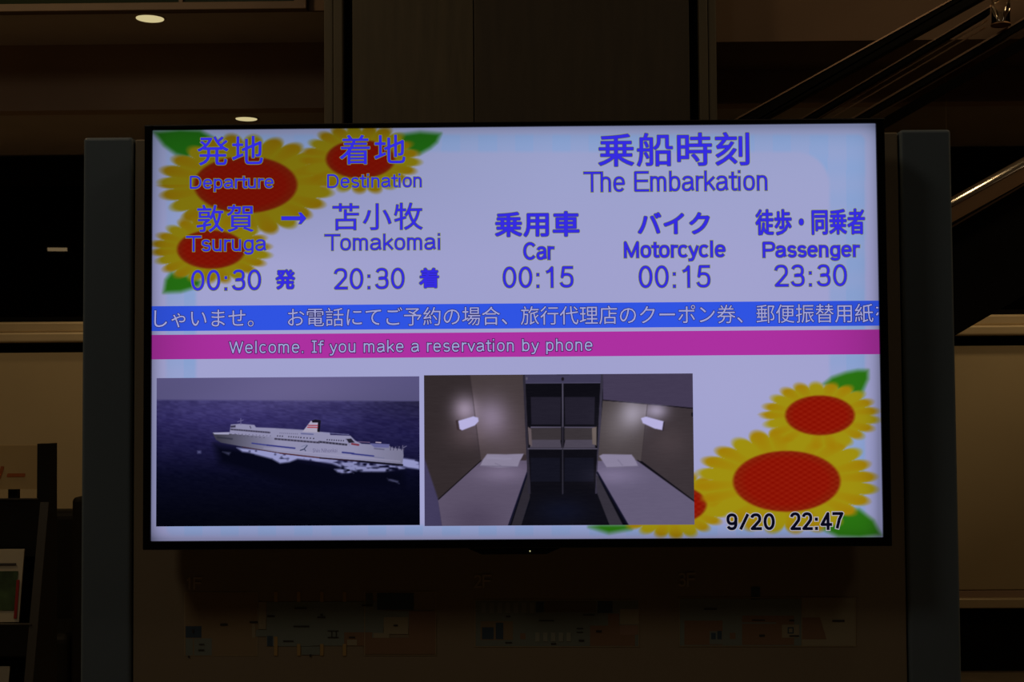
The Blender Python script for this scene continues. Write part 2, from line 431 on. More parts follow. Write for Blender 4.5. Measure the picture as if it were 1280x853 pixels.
# ------------------------------------------------------------------ screen text helpers
def text_mesh(name, s, bb, Y, fill, outl, parent, bold=0.0, ol=(.4, 1.0), dy=.0006, clip=None, shear=0, spacing=1.0, world=None):
    x0, y0, x1, y1 = bb
    if world: wx0, wx1, wz0, wz1 = world
    else:
        xm, ym = (x0+x1)/2, (y0+y1)/2
        wx0, wx1 = P(x0, ym, Y)[0], P(x1, ym, Y)[0]; wz1, wz0 = P(xm, y0, Y)[2], P(xm, y1, Y)[2]
    def glyphs():
        c = bpy.data.curves.new('glyphs', 'FONT'); c.body = s; c.shear = shear
        c.resolution_u = 3; c.space_character = spacing
        o = bpy.data.objects.new('glyphs', c); COL.objects.link(o)
        dg = bpy.context.evaluated_depsgraph_get(); dg.update()
        me = bpy.data.meshes.new_from_object(o.evaluated_get(dg))
        bpy.data.objects.remove(o); bpy.data.curves.remove(c)
        return me
    me = glyphs(); n = len(me.vertices); co = np.empty(n*3); me.vertices.foreach_get('co', co); co = co.reshape(-1, 3)
    faces = [tuple(p.vertices) for p in me.polygons]; bpy.data.meshes.remove(me)
    a, b = co.min(0), co.max(0)
    kx, kz = (wx1-wx0)/(b[0]-a[0]), (wz1-wz0)/(b[1]-a[1])
    base = np.stack([wx0+(co[:, 0]-a[0])*kx, np.full(n, Y), wz0+(co[:, 1]-a[1])*kz], 1)
    pxm = (wx1-wx0)/(x1-x0) if not world else .001           # metres per photograph pixel
    V, FF, MI = [], [], []
    layers = [(bold, 0, dy)]+[(bold+w_, i+1, dy*(1-.28*(i+1))) for i, w_ in enumerate(ol if outl else ())]
    for off, mi, d in layers:
        rings = [(0, 0)] if off <= 0 else [(off*pxm*math.cos(k*math.pi/5), off*pxm*math.sin(k*math.pi/5)) for k in range(10)]
        for ox_, oz_ in rings:
            k0 = len(V)*n
            V.append(base+np.array((ox_, -d-(len(V)*3e-5 if outl is None else 0), oz_))); FF += [tuple(i+k0 for i in f) for f in faces]; MI += [mi]*len(faces)
    me = bpy.data.meshes.new(name); me.from_pydata(np.concatenate(V).tolist(), [], FF)
    me.polygons.foreach_set('material_index', MI)
    if clip:
        bm = bmesh.new(); bm.from_mesh(me)
        for cxv, nx in ((clip[0], -1), (clip[1], 1)):
            bmesh.ops.bisect_plane(bm, geom=bm.verts[:]+bm.edges[:]+bm.faces[:], plane_co=(cxv, 0, 0), plane_no=(nx, 0, 0), clear_outer=True)
        bm.to_mesh(me); bm.free()
    return link(name, me, parent, [fill]+list(outl if outl else []))

# a plain grotesque alphabet drawn as pen strokes: cap height 1, x-height .72 ; (advance, strokes)
def arc(cx, cy, rx, ry, a0, a1, n=14):
    n = max(3, int(abs(a1-a0)/18)); e = .82
    out = []
    if ry > .45: e = .95
    for i in range(n+1):
        t = math.radians(a0+(a1-a0)*i/n); c, s_ = math.cos(t), math.sin(t)
        out.append((cx+rx*math.copysign(abs(c)**e, c), cy+ry*math.copysign(abs(s_)**e, s_)))
    return out
def bowl(cx, cy, rx, ry): return arc(cx, cy, rx, ry, 0, 360)
X_ = .72
GL = {
 'D': (.86, [[(.06, 0), (.06, 1), (.36, 1)]+arc(.36, .5, .36, .5, 90, -90)+[(.06, 0)]]),
 'T': (.80, [[(.0, 1), (.78, 1)], [(.39, 1), (.39, 0)]]),
 'E': (.80, [[(.70, 1), (.06, 1), (.06, 0), (.72, 0)], [(.06, .53), (.66, .53)]]),
 'C': (.84, [arc(.40, .5, .36, .5, 42, 318)]),
 'M': (.96, [[(.06, 0), (.06, 1), (.43, .02), (.80, 1), (.80, 0)]]),
 'P': (.78, [[(.06, 0), (.06, 1), (.42, 1)]+arc(.42, .73, .26, .27, 90, -90)+[(.06, .46)]]),
 'W': (1.10, [[(.0, 1), (.25, 0), (.50, .98), (.75, 0), (1.0, 1)]]),
 'I': (.36, [[(.0, 1), (.28, 1)], [(.14, 1), (.14, 0)], [(.0, 0), (.28, 0)]]),
 'F': (.74, [[(.68, 1), (.06, 1), (.06, 0)], [(.06, .53), (.60, .53)]]),
 'a': (.66, [arc(.27, .49, .23, .23, 160, 0)+[(.50, .15), (.55, 0)], [(.50, .44), (.26, .38)]+arc(.22, .19, .19, .19, 100, 270)+[(.34, .02), (.50, .20)]]),
 'b': (.66, [[(.06, 1), (.06, 0)], arc(.29, .36, .23, .36, 180, -180)]),
 'c': (.60, [arc(.28, .36, .24, .36, 45, 315)]),
 'd': (.66, [[(.52, 1), (.52, 0)], arc(.29, .36, .23, .36, 0, 360)]),
 'e': (.66, [[(.05, .38), (.53, .38)]+arc(.29, .36, .24, .36, 5, 320)]),
 'f': (.38, [[(.16, 0), (.16, .82)]+arc(.28, .84, .12, .16, 180, 90)+[(.36, 1)], [(.02, .70), (.34, .70)]]),
 'g': (.66, [[(.52, .70), (.52, -.06)]+arc(.29, -.06, .23, .20, 0, -160), arc(.29, .36, .23, .34, 0, 360)]),
 'h': (.64, [[(.06, 1), (.06, 0)], [(.06, .45)]+arc(.27, .46, .21, .26, 170, 0)+[(.48, 0)]]),
 'i': (.26, [[(.08, .67), (.08, 0)], [(.08, .985), (.08, 1.0)]]),
 'k': (.60, [[(.06, 1), (.06, 0)], [(.50, .70), (.06, .26)], [(.22, .42), (.52, 0)]]),
 'l': (.26, [[(.08, 1), (.08, 0)]]),
 'm': (.96, [[(.06, X_), (.06, 0)], [(.06, .45)]+arc(.24, .48, .18, .24, 170, 0)+[(.42, 0)], [(.42, .45)]+arc(.60, .48, .18, .24, 170, 0)+[(.78, 0)]]),
 'n': (.64, [[(.06, X_), (.06, 0)], [(.06, .45)]+arc(.27, .46, .21, .26, 170, 0)+[(.48, 0)]]),
 'o': (.66, [arc(.29, .36, .24, .36, 0, 360)]),
 'p': (.66, [[(.06, X_), (.06, -.28)], arc(.29, .36, .23, .36, 180, -180)]),
 'r': (.40, [[(.06, X_), (.06, 0)], [(.06, .42)]+arc(.26, .44, .20, .27, 175, 75)]),
 's': (.58, [arc(.26, .53, .19, .19, 20, 200)+[(.20, .37), (.36, .33)]+arc(.27, .19, .20, .19, 50, -160)]),
 't': (.36, [[(.14, .92), (.14, .14)]+arc(.25, .13, .11, .13, 180, 270)+[(.32, .01)], [(.0, .70), (.31, .70)]]),
 'u': (.64, [[(.48, X_), (.48, 0)], [(.06, X_), (.06, .26)]+arc(.27, .26, .21, .26, 180, 360)]),
 'v': (.56, [[(.0, X_), (.25, 0), (.50, X_)]]),
 'w': (.80, [[(.0, X_), (.19, 0), (.37, X_), (.55, 0), (.74, X_)]]),
 'y': (.56, [[(.0, X_), (.25, .02)], [(.50, X_), (.22, -.14)]+[(.15, -.25), (.02, -.26)]]),
 '0': (.66, [arc(.28, .5, .24, .5, 0, 360)]),
 '1': (.66, [[(.10, .76), (.22, .82), (.34, 1), (.34, 0)]]),
 '2': (.66, [arc(.28, .72, .23, .28, 170, -30)+[(.30, .30), (.06, .0), (.54, .0)]]),
 '3': (.66, [arc(.28, .75, .21, .25, 160, -90)+[(.20, .5)], [(.20, .52)]+arc(.28, .27, .24, .27, 90, -165)]),
 '4': (.66, [[(.40, 0), (.40, 1), (.02, .27), (.56, .27)]]),
 '5': (.66, [[(.50, 1), (.14, 1), (.08, .50)]+arc(.27, .32, .25, .32, 130, -160)]),
 '7': (.66, [[(.03, 1), (.54, 1), (.36, .6), (.22, 0)]]),
 '9': (.66, [arc(.28, .68, .23, .32, 0, 360), [(.51, .68)]+arc(.27, .42, .24, .42, 10, -150)]),
 '/': (.50, [[(.0, -.05), (.44, 1.05)]]),
 ':': (.36, [[(.12, .0), (.12, .02)], [(.12, .62), (.12, .64)]]),
 '.': (.30, [[(.07, .0), (.07, .02)]]),
 ' ': (.34, []),
}
def stroke_text(name, s, bb, Y, fill, outl, parent, wt, ol=(), dy=.0006, track=0.0, lit=False):
    """lettering from the stroke alphabet fitted to an ink box; wt = pen width in photograph pixels"""
    x0, y0, x1, y1 = bb; xm, ym = (x0+x1)/2, (y0+y1)/2
    wx0, wx1 = P(x0, ym, Y)[0], P(x1, ym, Y)[0]; wz1, wz0 = P(xm, y0, Y)[2], P(xm, y1, Y)[2]
    strokes = []; x = 0
    for ch in s:
        adv, st_ = GL[ch]
        strokes += [[(x+u, v) for u, v in q] for q in st_]; x += adv+track+.05
    us = [u for q in strokes for u, v in q]; vs_ = [v for q in strokes for u, v in q]
    pm = (wx1-wx0)/(x1-x0); h = wt*pm/2
    kx = (wx1-wx0-2*h)/(max(us)-min(us)); kz = (wz1-wz0-2*h)/(max(vs_)-min(vs_)); u0, v0 = min(us), min(vs_)
    V, FF, MI = [], [], []
    def quad(pts, mi):
        k = len(V); o_ = len(FF)*2e-5 if lit else 0; V.extend((p[0], p[1]-o_, p[2]) for p in pts); FF.append(tuple(range(k, k+len(pts)))); MI.append(mi)
    for mi, (ex, d) in enumerate([(0, dy)]+[(w_, dy*(1-.28*(i+1))) for i, w_ in enumerate(ol)]):
        hw = h+ex*pm; e2 = ex*pm
        for q in strokes:
            W_ = [Vector((wx0+h+(u-u0)*kx, wz0+h+(v-v0)*kz)) for u, v in q]
            closed = (W_[0]-W_[-1]).length < 1e-5
            for i in range(len(W_)-1):
                A, B = W_[i], W_[i+1]; t = B-A
                if t.length < 1e-7: continue
                t.normalize(); nn = Vector((-t.y, t.x))*hw
                ea = 0 if (i > 0 or closed) else (e2 + (h if s[0] in '' else 0)); eb = 0 if (i < len(W_)-2 or closed) else e2
                # pen ends on the cap line, base line or stem are square: reach by half the pen width there
                if ea or (i == 0 and not closed): ea = e2+(h if abs(t.x) < .2 or abs(t.y) < .2 else 0)
                if i == len(W_)-2 and not closed: eb = e2+(h if abs(t.x) < .2 or abs(t.y) < .2 else 0)
                a_, b_ = A-t*ea, B+t*eb
                quad([(p.x, Y-d, p.y) for p in (a_-nn, b_-nn, b_+nn, a_+nn)], mi)
            joints = W_[1:-1] if not closed else W_
            for p in joints:
                quad([(p.x+hw*math.cos(k*math.pi/5), Y-d, p.y+hw*math.sin(k*math.pi/5)) for k in range(10)], mi)
    me = bpy.data.meshes.new(name); me.from_pydata(V, [], FF); me.polygons.foreach_set('material_index', MI)
    return link(name, me, parent, [fill]+list(outl))

# rack header lettering and brochures
text_mesh('lettering', 'リー', (-14, 584, 31, 606), Yr+.004, M_orange, None, rack, bold=1.0, dy=.001, shear=.3)

def brochure(name, u0, u1, vt, vb, yy, lab, kind):
    xa, zt_ = P(u0, vt, yy)[0], P(u1, vt, yy)[2]; xb = P(u1, vt, yy)[0]; zb_ = P(u1, vb, yy)[2]
    t = thing(name, lab, 'brochure', ((xa+xb)/2, yy, zb_), 'brochures in the rack')
    lean = .03
    def sheet(nm, x0, x1, z0, z1, d, m, th=.003):
        bm = bmesh.new(); H = zt_-zb_
        yy_ = lambda z: yy-d+lean*(z-zb_)/H
        vs = [bm.verts.new((x, yy_(z)+o, z)) for o in (0, th) for x, z in ((x0, z0), (x1, z0), (x1, z1), (x0, z1))]
        for f in ((0, 1, 2, 3), (7, 6, 5, 4), (0, 4, 5, 1), (1, 5, 6, 2), (2, 6, 7, 3), (3, 7, 4, 0)): bm.faces.new([vs[i] for i in f])
        return done(nm, bm, m, t)
    H = zt_-zb_
    if kind == 0:
        sheet('pages', xa, xb+.004, zb_, zt_, 0, M_white, .006)
        sheet('cover_picture', xa, xb-.006, zb_+H*.16, zt_-H*.30, .0015, M_grn, .001)
        sheet('red_spine', xb-.008, xb-.001, zb_+H*.05, zt_-H*.42, .002, M_red, .001)
        sheet('title_band', xa, xb-.012, zt_-H*.22, zt_-H*.19, .002, M_ink, .001)
    else:
        sheet('pages', xa, xb, zb_, zt_, 0, M_white, .005)
    return t
brochure('brochure', -60, 22, 689, 778, yedge(.9)+.02, 'brochure with green cover and red edge in the upper rack tray', 0)
brochure('brochure', -70, 6, 837, 920, yedge(.75)+.03, 'pale brochure just showing at the bottom left photo corner', 1)

# ------------------------------------------------------------------ display stand
Yp, Ypan = .107, .115
zl, zr = P(135, 172, Yp)[2], P(1157, 161, Yp)[2]; zpt = (zl+zr)/2
st = thing('display_stand', 'wide information stand with blue-grey side posts and brown panel', 'stand', (0, .15, 0))
pl0, pl1 = P(102.5, 426, Yp)[0], P(164.5, 426, Yp)[0]; pr0, pr1 = P(1130, 426, Yp)[0], P(1194, 426, Yp)[0]
for a, b in ((pl0, pl1), (pr0, pr1)):
    o = box('post', a, b, Yp, Yp+.16, .02, zpt, M_post, st, .007, 4)
pan = box('panel', pl1+.003, pr0-.003, Ypan, Ypan+.05, .05, zpt-.004, M_panel, st, .003)
box('base_plate', pl0-.05, pr1+.05, Yp-.18, Yp+.36, 0, .02, M_back, st, .004)
Yq = Ypan
vm = vmat('printed_plan', False)
def plan(rects, name='floor_plan'):
    """flat print: coloured areas read off the photograph, on the panel"""
    bm = bmesh.new(); cl = bm.loops.layers.float_color.new('picture')
    for i, (poly, col) in enumerate(rects):
        if len(poly) == 4 and not isinstance(poly[0], tuple):
            x0, y0, x1, y1 = poly; poly = [(x0, y0), (x1, y0), (x1, y1), (x0, y1)]
        vs = []
        for u, v in poly:
            p = P(u, v, Yq); vs.append(bm.verts.new((p[0], Yq-.0006-.00003*i, p[2])))
        f = bm.faces.new(vs)
        for l in f.loops: l[cl] = (*col, 1)
    me = bpy.data.meshes.new(name); bm.to_mesh(me); bm.free()
    return link(name, me, pan, vm)
LINE = (.40, .31, .18); BEI = (.36, .27, .15); BLUG = (.22, .255, .225); NAVY = (.05, .085, .13); BRN = (.27, .16, .095)
YEL = (.48, .31, .11); DK = (.05, .045, .04); CRM = (.37, .32, .21)
def outline(x0, y0, x1, y1, c=LINE, t=.9):
    return [((x0, y0, x1, y0+t), c), ((x0, y1-t, x1, y1), c), ((x0, y0, x0+t, y1), c), ((x1-t, y0, x1, y1), c)]
def cp(x, y): return 210+x/6.561, 700+y/6.561       # detail crop coordinates of plan 1, left half
def cq(x, y): return 380+x/6.561, 700+y/6.561
def rc(f, a, b, c, d, col): p, q = f(a, b), f(c, d); return ((p[0], p[1], q[0], q[1]), col)
f1 = [rc(cp, 140, 272, 730, 785, (.31, .225, .13))]
f1 += outline(*cp(134, 268), *cp(734, 790))
f1 += [rc(cp, 145, 545, 275, 640, NAVY), rc(cp, 145, 645, 205, 785, BLUG), rc(cp, 215, 645, 360, 785, BLUG),
       rc(cp, 810, 345, 1181, 710, BLUG), rc(cq, 0, 345, 650, 705, BLUG), rc(cq, 640, 420, 860, 560, BLUG), rc(cp, 740, 345, 805, 570, CRM),
       rc(cp, 690, 525, 715, 640, CRM), rc(cp, 720, 575, 810, 630, BLUG), rc(cp, 815, 625, 860, 708, NAVY),
       rc(cq, 600, 275, 900, 410, NAVY), rc(cq, 510, 275, 565, 385, (.10, .12, .11)), rc(cq, 330, 595, 560, 705, BRN),
       rc(cq, 490, 640, 1080, 775, BRN), rc(cq, 860, 420, 1080, 640, BRN), rc(cq, 655, 470, 855, 610, CRM), rc(cq, 570, 600, 700, 640, CRM),
       rc(cp, 1095, 712, 1181, 780, BLUG), rc(cq, 0, 712, 130, 780, BLUG), rc(cq, 355, 655, 435, 703, CRM)]
f1 += outline(*cq(495, 262), *cq(1085, 785))
for f, x in ((cp, 885), (cp, 1073), (cq, 147), (cq, 333)):
    f1 += [rc(f, x-14, 262, x+14, 345, YEL), rc(f, x-14, 690 if x != 885 else 630, x+14, 787, YEL)]
for f, a, b, c, d in ((cp, 430, 522, 490, 540), (cp, 670, 505, 738, 518), (cp, 1040, 392, 1140, 404), (cp, 815, 455, 875, 470), (cp, 1030, 540, 1160, 552),
                      (cp, 945, 662, 1030, 672), (cp, 165, 787, 180, 803), (cq, 45, 775, 62, 796), (cq, 135, 443, 155, 460), (cq, 110, 465, 175, 478),
                      (cq, 475, 367, 560, 380), (cq, 195, 580, 285, 586), (cq, 195, 632, 285, 640), (cq, 225, 580, 232, 640), (cq, 262, 580, 268, 640),
                      (cq, 370, 630, 420, 642), (cq, 735, 532, 770, 545), (cp, 255, 690, 300, 697), (cp, 250, 735, 300, 745), (cp, 200, 570, 216, 600)):
    f1.append(rc(f, a, b, c, d, DK))
plan(f1)
def c2(x, y): return 580+x/5.333, 700+y/5.333
f2 = [rc(c2, 75, 270, 1165, 580, (.20, .23, .20)), rc(c2, 1040, 330, 1165, 430, CRM), rc(c2, 840, 440, 1140, 575, BRN), rc(c2, 535, 275, 880, 350, (.17, .14, .10)),
      rc(c2, 480, 280, 532, 350, NAVY), rc(c2, 890, 275, 990, 355, NAVY), rc(c2, 110, 410, 325, 535, (.27, .20, .12)), rc(c2, 120, 450, 198, 530, NAVY), rc(c2, 212, 420, 262, 530, NAVY),
      rc(c2, 375, 490, 410, 530, BRN), rc(c2, 960, 360, 1035, 440, BRN), rc(c2, 1040, 435, 1160, 500, (.33, .20, .14))]
f2 += outline(*c2(72, 266), *c2(1168, 582))
for k in range(7): f2.append(rc(c2, 115+k*54, 285, 145+k*54, 355, (.27, .29, .25)))
for k in range(5): f2.append(rc(c2, 475+k*52, 485, 505+k*52, 545, (.30, .31, .25)))
for a, b, c, d in ((280, 372, 310, 384), (500, 402, 600, 410), (795, 365, 870, 372), (880, 470, 918, 484), (750, 455, 795, 462), (750, 480, 795, 486), (765, 532, 800, 545), (580, 555, 615, 565), (275, 548, 320, 556)):
    f2.append(rc(c2, a, b, c, d, DK))
plan(f2)
def c3(x, y): return 830+x/4.923, 700+y/4.923
f3 = [rc(c3, 95, 240, 850, 530, BLUG), rc(c3, 850, 235, 1180, 530, CRM), rc(c3, 125, 375, 360, 525, BRN), rc(c3, 480, 345, 800, 525, BRN), rc(c3, 480, 385, 690, 395, BLUG),
      ([c3(845, 355), c3(960, 355), c3(1000, 490), c3(845, 490)], BRN), rc(c3, 280, 440, 358, 520, BLUG), rc(c3, 290, 450, 318, 490, NAVY), rc(c3, 328, 438, 355, 490, NAVY), rc(c3, 405, 450, 440, 488, BRN),
      rc(c3, 535, 168, 590, 246, NAVY), rc(c3, 725, 400, 830, 480, CRM), rc(c3, 760, 415, 798, 455, NAVY), rc(c3, 768, 423, 790, 447, CRM)]
f3 += outline(*c3(92, 232), *c3(1182, 534))+outline(*c3(92, 232), *c3(850, 534))
for a, b, c, d in ((245, 298, 325, 308), (540, 368, 620, 376), (770, 368, 800, 380), (585, 460, 620, 474), (770, 464, 830, 474), (1035, 370, 1110, 382)):
    f3.append(rc(c3, a, b, c, d, DK))
plan(f3)
M_let = mat('plan_lettering', (.50, .40, .26), .6)
stroke_text('floor_number', '1F', (232.5, 721.5, 252.5, 737.5), Yq, M_let, (), pan, 2.4, dy=.0012, lit=True)
stroke_text('floor_number', '2F', (592.5, 718.5, 614.5, 735), Yq, M_let, (), pan, 2.4, dy=.0012, lit=True)
stroke_text('floor_number', '3F', (848, 716, 869.5, 733.5), Yq, M_let, (), pan, 2.4, dy=.0012, lit=True)

# ------------------------------------------------------------------ television
W, H = 1.428, .81039; zc = 1.6
sx0, sx1, sz0, sz1 = -W/2, W/2, zc-H/2, zc+H/2
tv = thing('television', 'large flat television showing ferry departure times on a bright display', 'television', (0, .04, sz0))
ox0 = P(180.5, 420, 0)[0]; ox1 = P(1109.5, 420, 0)[0]; oz1 = P(640, 153.2, 0)[2]; oz0 = P(640, 685.2, 0)[2]
def bez(name, x0, x1, z0, z1): return box(name, x0, x1, -.006, .03, z0, z1, M_bezel, tv, .0015)
bez('bezel', ox0, sx0, oz0, oz1); bez('bezel', sx1, ox1, oz0, oz1)
bez('bezel', sx0, sx1, sz1, oz1); bez('bezel', sx0, sx1, oz0, sz0)
box('metal_edge', ox0-.0012, ox1+.0012, -.003, .028, oz1-.001, oz1+.0012, mat('edge_metal', (.30, .26, .22), .3, .8), tv)
box('back_housing', ox0+.002, ox1-.002, .0301, .06, oz0+.002, oz1-.002, M_back, tv, .004)
box('wall_mount', -.3, .3, .06, Ypan-.0005, zc-.2, zc+.2, M_back, tv)
ax, bx_ = P(583, 690, 0)[0], P(702, 690, 0)[0]; az = P(640, 693, 0)[2]
prism('sensor_housing', [(ax, oz0+.001), (bx_, oz0+.001), (bx_-.03, az), (ax+.03, az)], -.004, .02, M_bezel, tv)
lp = P(662.5, 689.3, -.005); bm = bmesh.new(); box_bm(bm, lp[0]-.0012, lp[0]+.0012, -.0055, -.0035, lp[2]-.0012, lp[2]+.0012)
done('power_light', bm, emat('led', (190, 185, 130)), tv)

# ---- painting of the display picture: soft shapes evaluated on a fine mesh
def sd_poly(X, Y, pts):
    pts = np.array(pts, float); d = np.full(X.shape, 1e18); s = np.ones(X.shape)
    n = len(pts); j = n-1
    for i in range(n):
        ex, ey = pts[j]-pts[i]; wx, wy = X-pts[i][0], Y-pts[i][1]
        t = np.clip((wx*ex+wy*ey)/(ex*ex+ey*ey+1e-12), 0, 1)
        d = np.minimum(d, (wx-ex*t)**2+(wy-ey*t)**2)
        c1 = Y >= pts[i][1]; c2_ = Y < pts[j][1]; c3_ = ex*wy > ey*wx
        s = np.where((c1 & c2_ & c3_) | (~c1 & ~c2_ & ~c3_), -s, s); j = i
    return s*np.sqrt(d)
def soft(sd, blur): return np.clip(.5-sd/blur, 0, 1)
class Paint:
    def __init__(s, X, Y, base): s.X, s.Y = X, Y; s.C = np.empty(X.shape+(3,)); s.C[:] = base
    def mix(s, m, col): s.C = s.C*(1-m[..., None])+np.asarray(col, float)*m[..., None]
    def poly(s, pts, col, blur=1.0): s.mix(soft(sd_poly(s.X, s.Y, pts), blur), col)
    def ell(s, cx, cy, rx, ry, col, blur=1.5, a=1.0):
        r = np.sqrt(((s.X-cx)/rx)**2+((s.Y-cy)/ry)**2); s.mix(a*np.clip(.5-(r-1)*min(rx, ry)/blur, 0, 1), col)
    def glow(s, cx, cy, rx, ry, col, a): s.C += a*np.exp(-(((s.X-cx)/rx)**2+((s.Y-cy)/ry)**2))[..., None]*np.asarray(col, float)
    def line(s, p, q, w, col, blur=.8, a=1.0):
        ex, ey = q[0]-p[0], q[1]-p[1]; wx, wy = s.X-p[0], s.Y-p[1]
        t = np.clip((wx*ex+wy*ey)/(ex*ex+ey*ey), 0, 1); d = np.hypot(wx-ex*t, wy-ey*t)
        s.mix(a*soft(d-w/2, blur), col)
rs = np.random.RandomState(4)
def vnoise(X, Y, sx, sy, seed=0):
    r = np.random.RandomState(seed); G = r.rand(256, 256)
    x, y = X/sx, Y/sy; i, j = np.floor(x).astype(int), np.floor(y).astype(int); fx, fy = x-i, y-j
    fx, fy = fx*fx*(3-2*fx), fy*fy*(3-2*fy)
    g = lambda a, b: G[a % 256, b % 256]
    return (g(i, j)*(1-fx)+g(i+1, j)*fx)*(1-fy)+(g(i, j+1)*(1-fx)+g(i+1, j+1)*fx)*fy
def grid(name, x0, x1, z0, z1, nx, nz, Y, painter, parent):
    xs = np.linspace(x0, x1, nx+1); zs = np.linspace(z0, z1, nz+1); X, Z = np.meshgrid(xs, zs)
    co = np.stack([X, np.full_like(X, Y), Z], -1); U, V = proj(co.reshape(-1, 3)); U = U.reshape(X.shape); V = V.reshape(X.shape)
    C = np.clip(painter(U, V), 0, 255); L = s2l(C)
    idx = np.arange((nx+1)*(nz+1)).reshape(nz+1, nx+1)
    q = np.stack([idx[:-1, :-1], idx[:-1, 1:], idx[1:, 1:], idx[1:, :-1]], -1).reshape(-1, 4)
    me = bpy.data.meshes.new(name); me.vertices.add(co.size//3); me.vertices.foreach_set('co', co.ravel())
    me.loops.add(q.size); me.loops.foreach_set('vertex_index', q.ravel().astype(np.int32))
    me.polygons.add(len(q)); me.polygons.foreach_set('loop_start', np.arange(len(q), dtype=np.int32)*4)
    me.update(calc_edges=True)
    at = me.attributes.new('picture', 'FLOAT_COLOR', 'POINT')
    at.data.foreach_set('color', np.concatenate([L.reshape(-1, 3), np.ones((L.size//3, 1))], 1).ravel().astype(np.float32))
    return link(name, me, parent, M_pic)
M_pic = vmat('display_picture')

BG = (160, 161, 206)
def leaf(p, pts, dark=0):
    p.poly(pts, (42-dark*12, 112-dark*14, 18), 7)
def flower(p, cx, cy, rx, ry, ox, oy, n, ph, dark=0.0):
    dx, dy = (p.X-cx)/ox, (p.Y-cy)/oy; r = np.hypot(dx, dy); th = np.arctan2(dy, dx)+ph
    k = th*n/(2*math.pi); lobe = np.abs(np.cos(k*math.pi))**.55
    R = .835+.165*lobe+.02*np.sin(k*1.7)
    m = np.clip(.5-(r-R)*min(ox, oy)/6.0, 0, 1)
    par = np.abs(((np.floor(k+.5)) % 3)-1)
    yel = np.array((158, 142, 16.))*(1-.17*dark); org = np.array((160, 124, 8.))*(1-.17*dark)
    w = (np.clip((r-.45)*2.2, 0, 1)*np.clip(lobe*1.2-.2, 0, 1)*(par > .5)*.9)
    p.C = p.C*(1-m[..., None])+(yel*(1-w[..., None])+org*w[..., None])*m[..., None]
    q = np.hypot((p.X-cx)/rx, (p.Y-cy)/ry)
    m = np.clip(.5-(q-1)*ry/2.5, 0, 1)
    red = np.empty(p.C.shape); red[:] = np.array((140, 20, 6.))*(1-.15*dark)
    red += ((np.cos(p.X*2*math.pi/11.5)*np.cos(p.Y*2*math.pi/6.6))*7)[..., None]*np.array((1, 1, .6))*(1-dark*.7)
    red += 14*np.clip((q-.75)*4, 0, 1)[..., None]*np.array((-.6, .9, .3))
    p.C = p.C*(1-m[..., None])+red*m[..., None]
def paint_bg(X, Y):
    p = Paint(X, Y, BG)
    p.C += (vnoise(X, Y, 180, 120, 2)-.5)[..., None]*np.array((8, 6, 4))
    p.C += np.clip((330-Y)/160, 0, 1)[..., None]*np.array((-9, -3, -7))
    # pale blue checked frame stripe with rounded corners
    def rr(x0, y0, x1, y1, r):
        dx = np.maximum(np.abs(X-(x0+x1)/2)-(x1-x0)/2+r, 0); dy = np.maximum(np.abs(Y-(y0+y1)/2)-(y1-y0)/2+r, 0)
        return np.hypot(dx, dy)-r
    Yt = Y-(640-X)*.0085
    dx = lambda a: a
    band = soft(rr(208, 168, 1082, 670, 10), 5)*(1-soft(rr(245, 190, 1037, 657, 42), 5))
    chk = .72+.28*np.sign(np.sin(X*2*math.pi/46)*1.0)*.6+.1*np.sin(Y*2*math.pi/40)
    p.mix(band*np.clip(chk, 0, 1)*.85, (132, 160, 208))
    # leaves and sunflowers, top left
    leaf(p, [(192, 165), (225, 162), (250, 163), (266, 172), (250, 187), (234, 197), (220, 193), (205, 182)], 1)
    leaf(p, [(495, 169), (525, 165), (551, 167), (546, 178), (538, 185), (524, 193), (510, 188)], 1)
    leaf(p, [(204.5, 366), (207, 350), (214, 341), (240, 346), (251, 352), (249, 358), (226, 365)], .5)
    flower(p, 307, 231, 64.5, 35.5, 108, 63, 23, .1, 1)
    flower(p, 450.5, 199, 43, 24, 74, 43, 21, .2, 1)
    flower(p, 264, 312, 42.5, 24, 74, 42, 22, .1, .8)
    # bottom right
    leaf(p, [(1030, 480), (1040, 472), (1057, 466), (1072, 463), (1085, 463), (1085, 474), (1077, 492), (1055, 490)])
    leaf(p, [(1022, 659), (1040, 645), (1054, 637), (1074, 637), (1092, 651), (1101, 669), (1075, 672), (1048, 671)])
    leaf(p, [(736, 659), (751, 656), (792, 656), (789, 662), (761, 667)])
    flower(p, 840, 631, 43, 24, 72, 42, 21, 0)
    flower(p, 983.4, 602, 67, 38, 112, 66, 24, .1)
    flower(p, 1025, 519.5, 43.3, 24.8, 73, 42, 21, .15)
    # the panel's own fall-off towards its border, deeper along the top
    ex = np.minimum(X-190, 1098-X); ey = np.minimum(Y-158, 674-Y)
    v = 1-.24*np.exp(-np.clip(ex, 0, None)/9)-.22*np.exp(-np.clip(ey, 0, None)/9)
    v *= 1-.10*np.clip((330-Y)/170, 0, 1)*np.clip((640-X)/300, -.2, 1)
    p.C *= v[..., None]
    return p.C
scr = grid('screen', sx0, sx1, sz0, sz1, 760, 430, .0, paint_bg, tv)

def band(name, ya, yb, ya2, yb2, col, k0):
    """announcement band, level on the screen"""
    z1_, z0_ = P(640, (ya+ya2)/2, 0)[2], P(640, (yb+yb2)/2, 0)[2]
    def f(X, Y):
        p = Paint(X, Y, col); ex = np.minimum(X-190, 1100-X)
        p.C *= (1-k0*np.exp(-np.clip(ex, 0, None)/45))[..., None]
        return p.C
    return grid(name, sx0, sx1, z0_, z1_, 120, 2, -.0002, f, scr)
band('blue_banner', 382.8, 413, 376.3, 408.6, (48, 84, 226), .12)
band('magenta_banner', 418.8, 449.2, 412.3, 443.4, (172, 48, 160), .18)

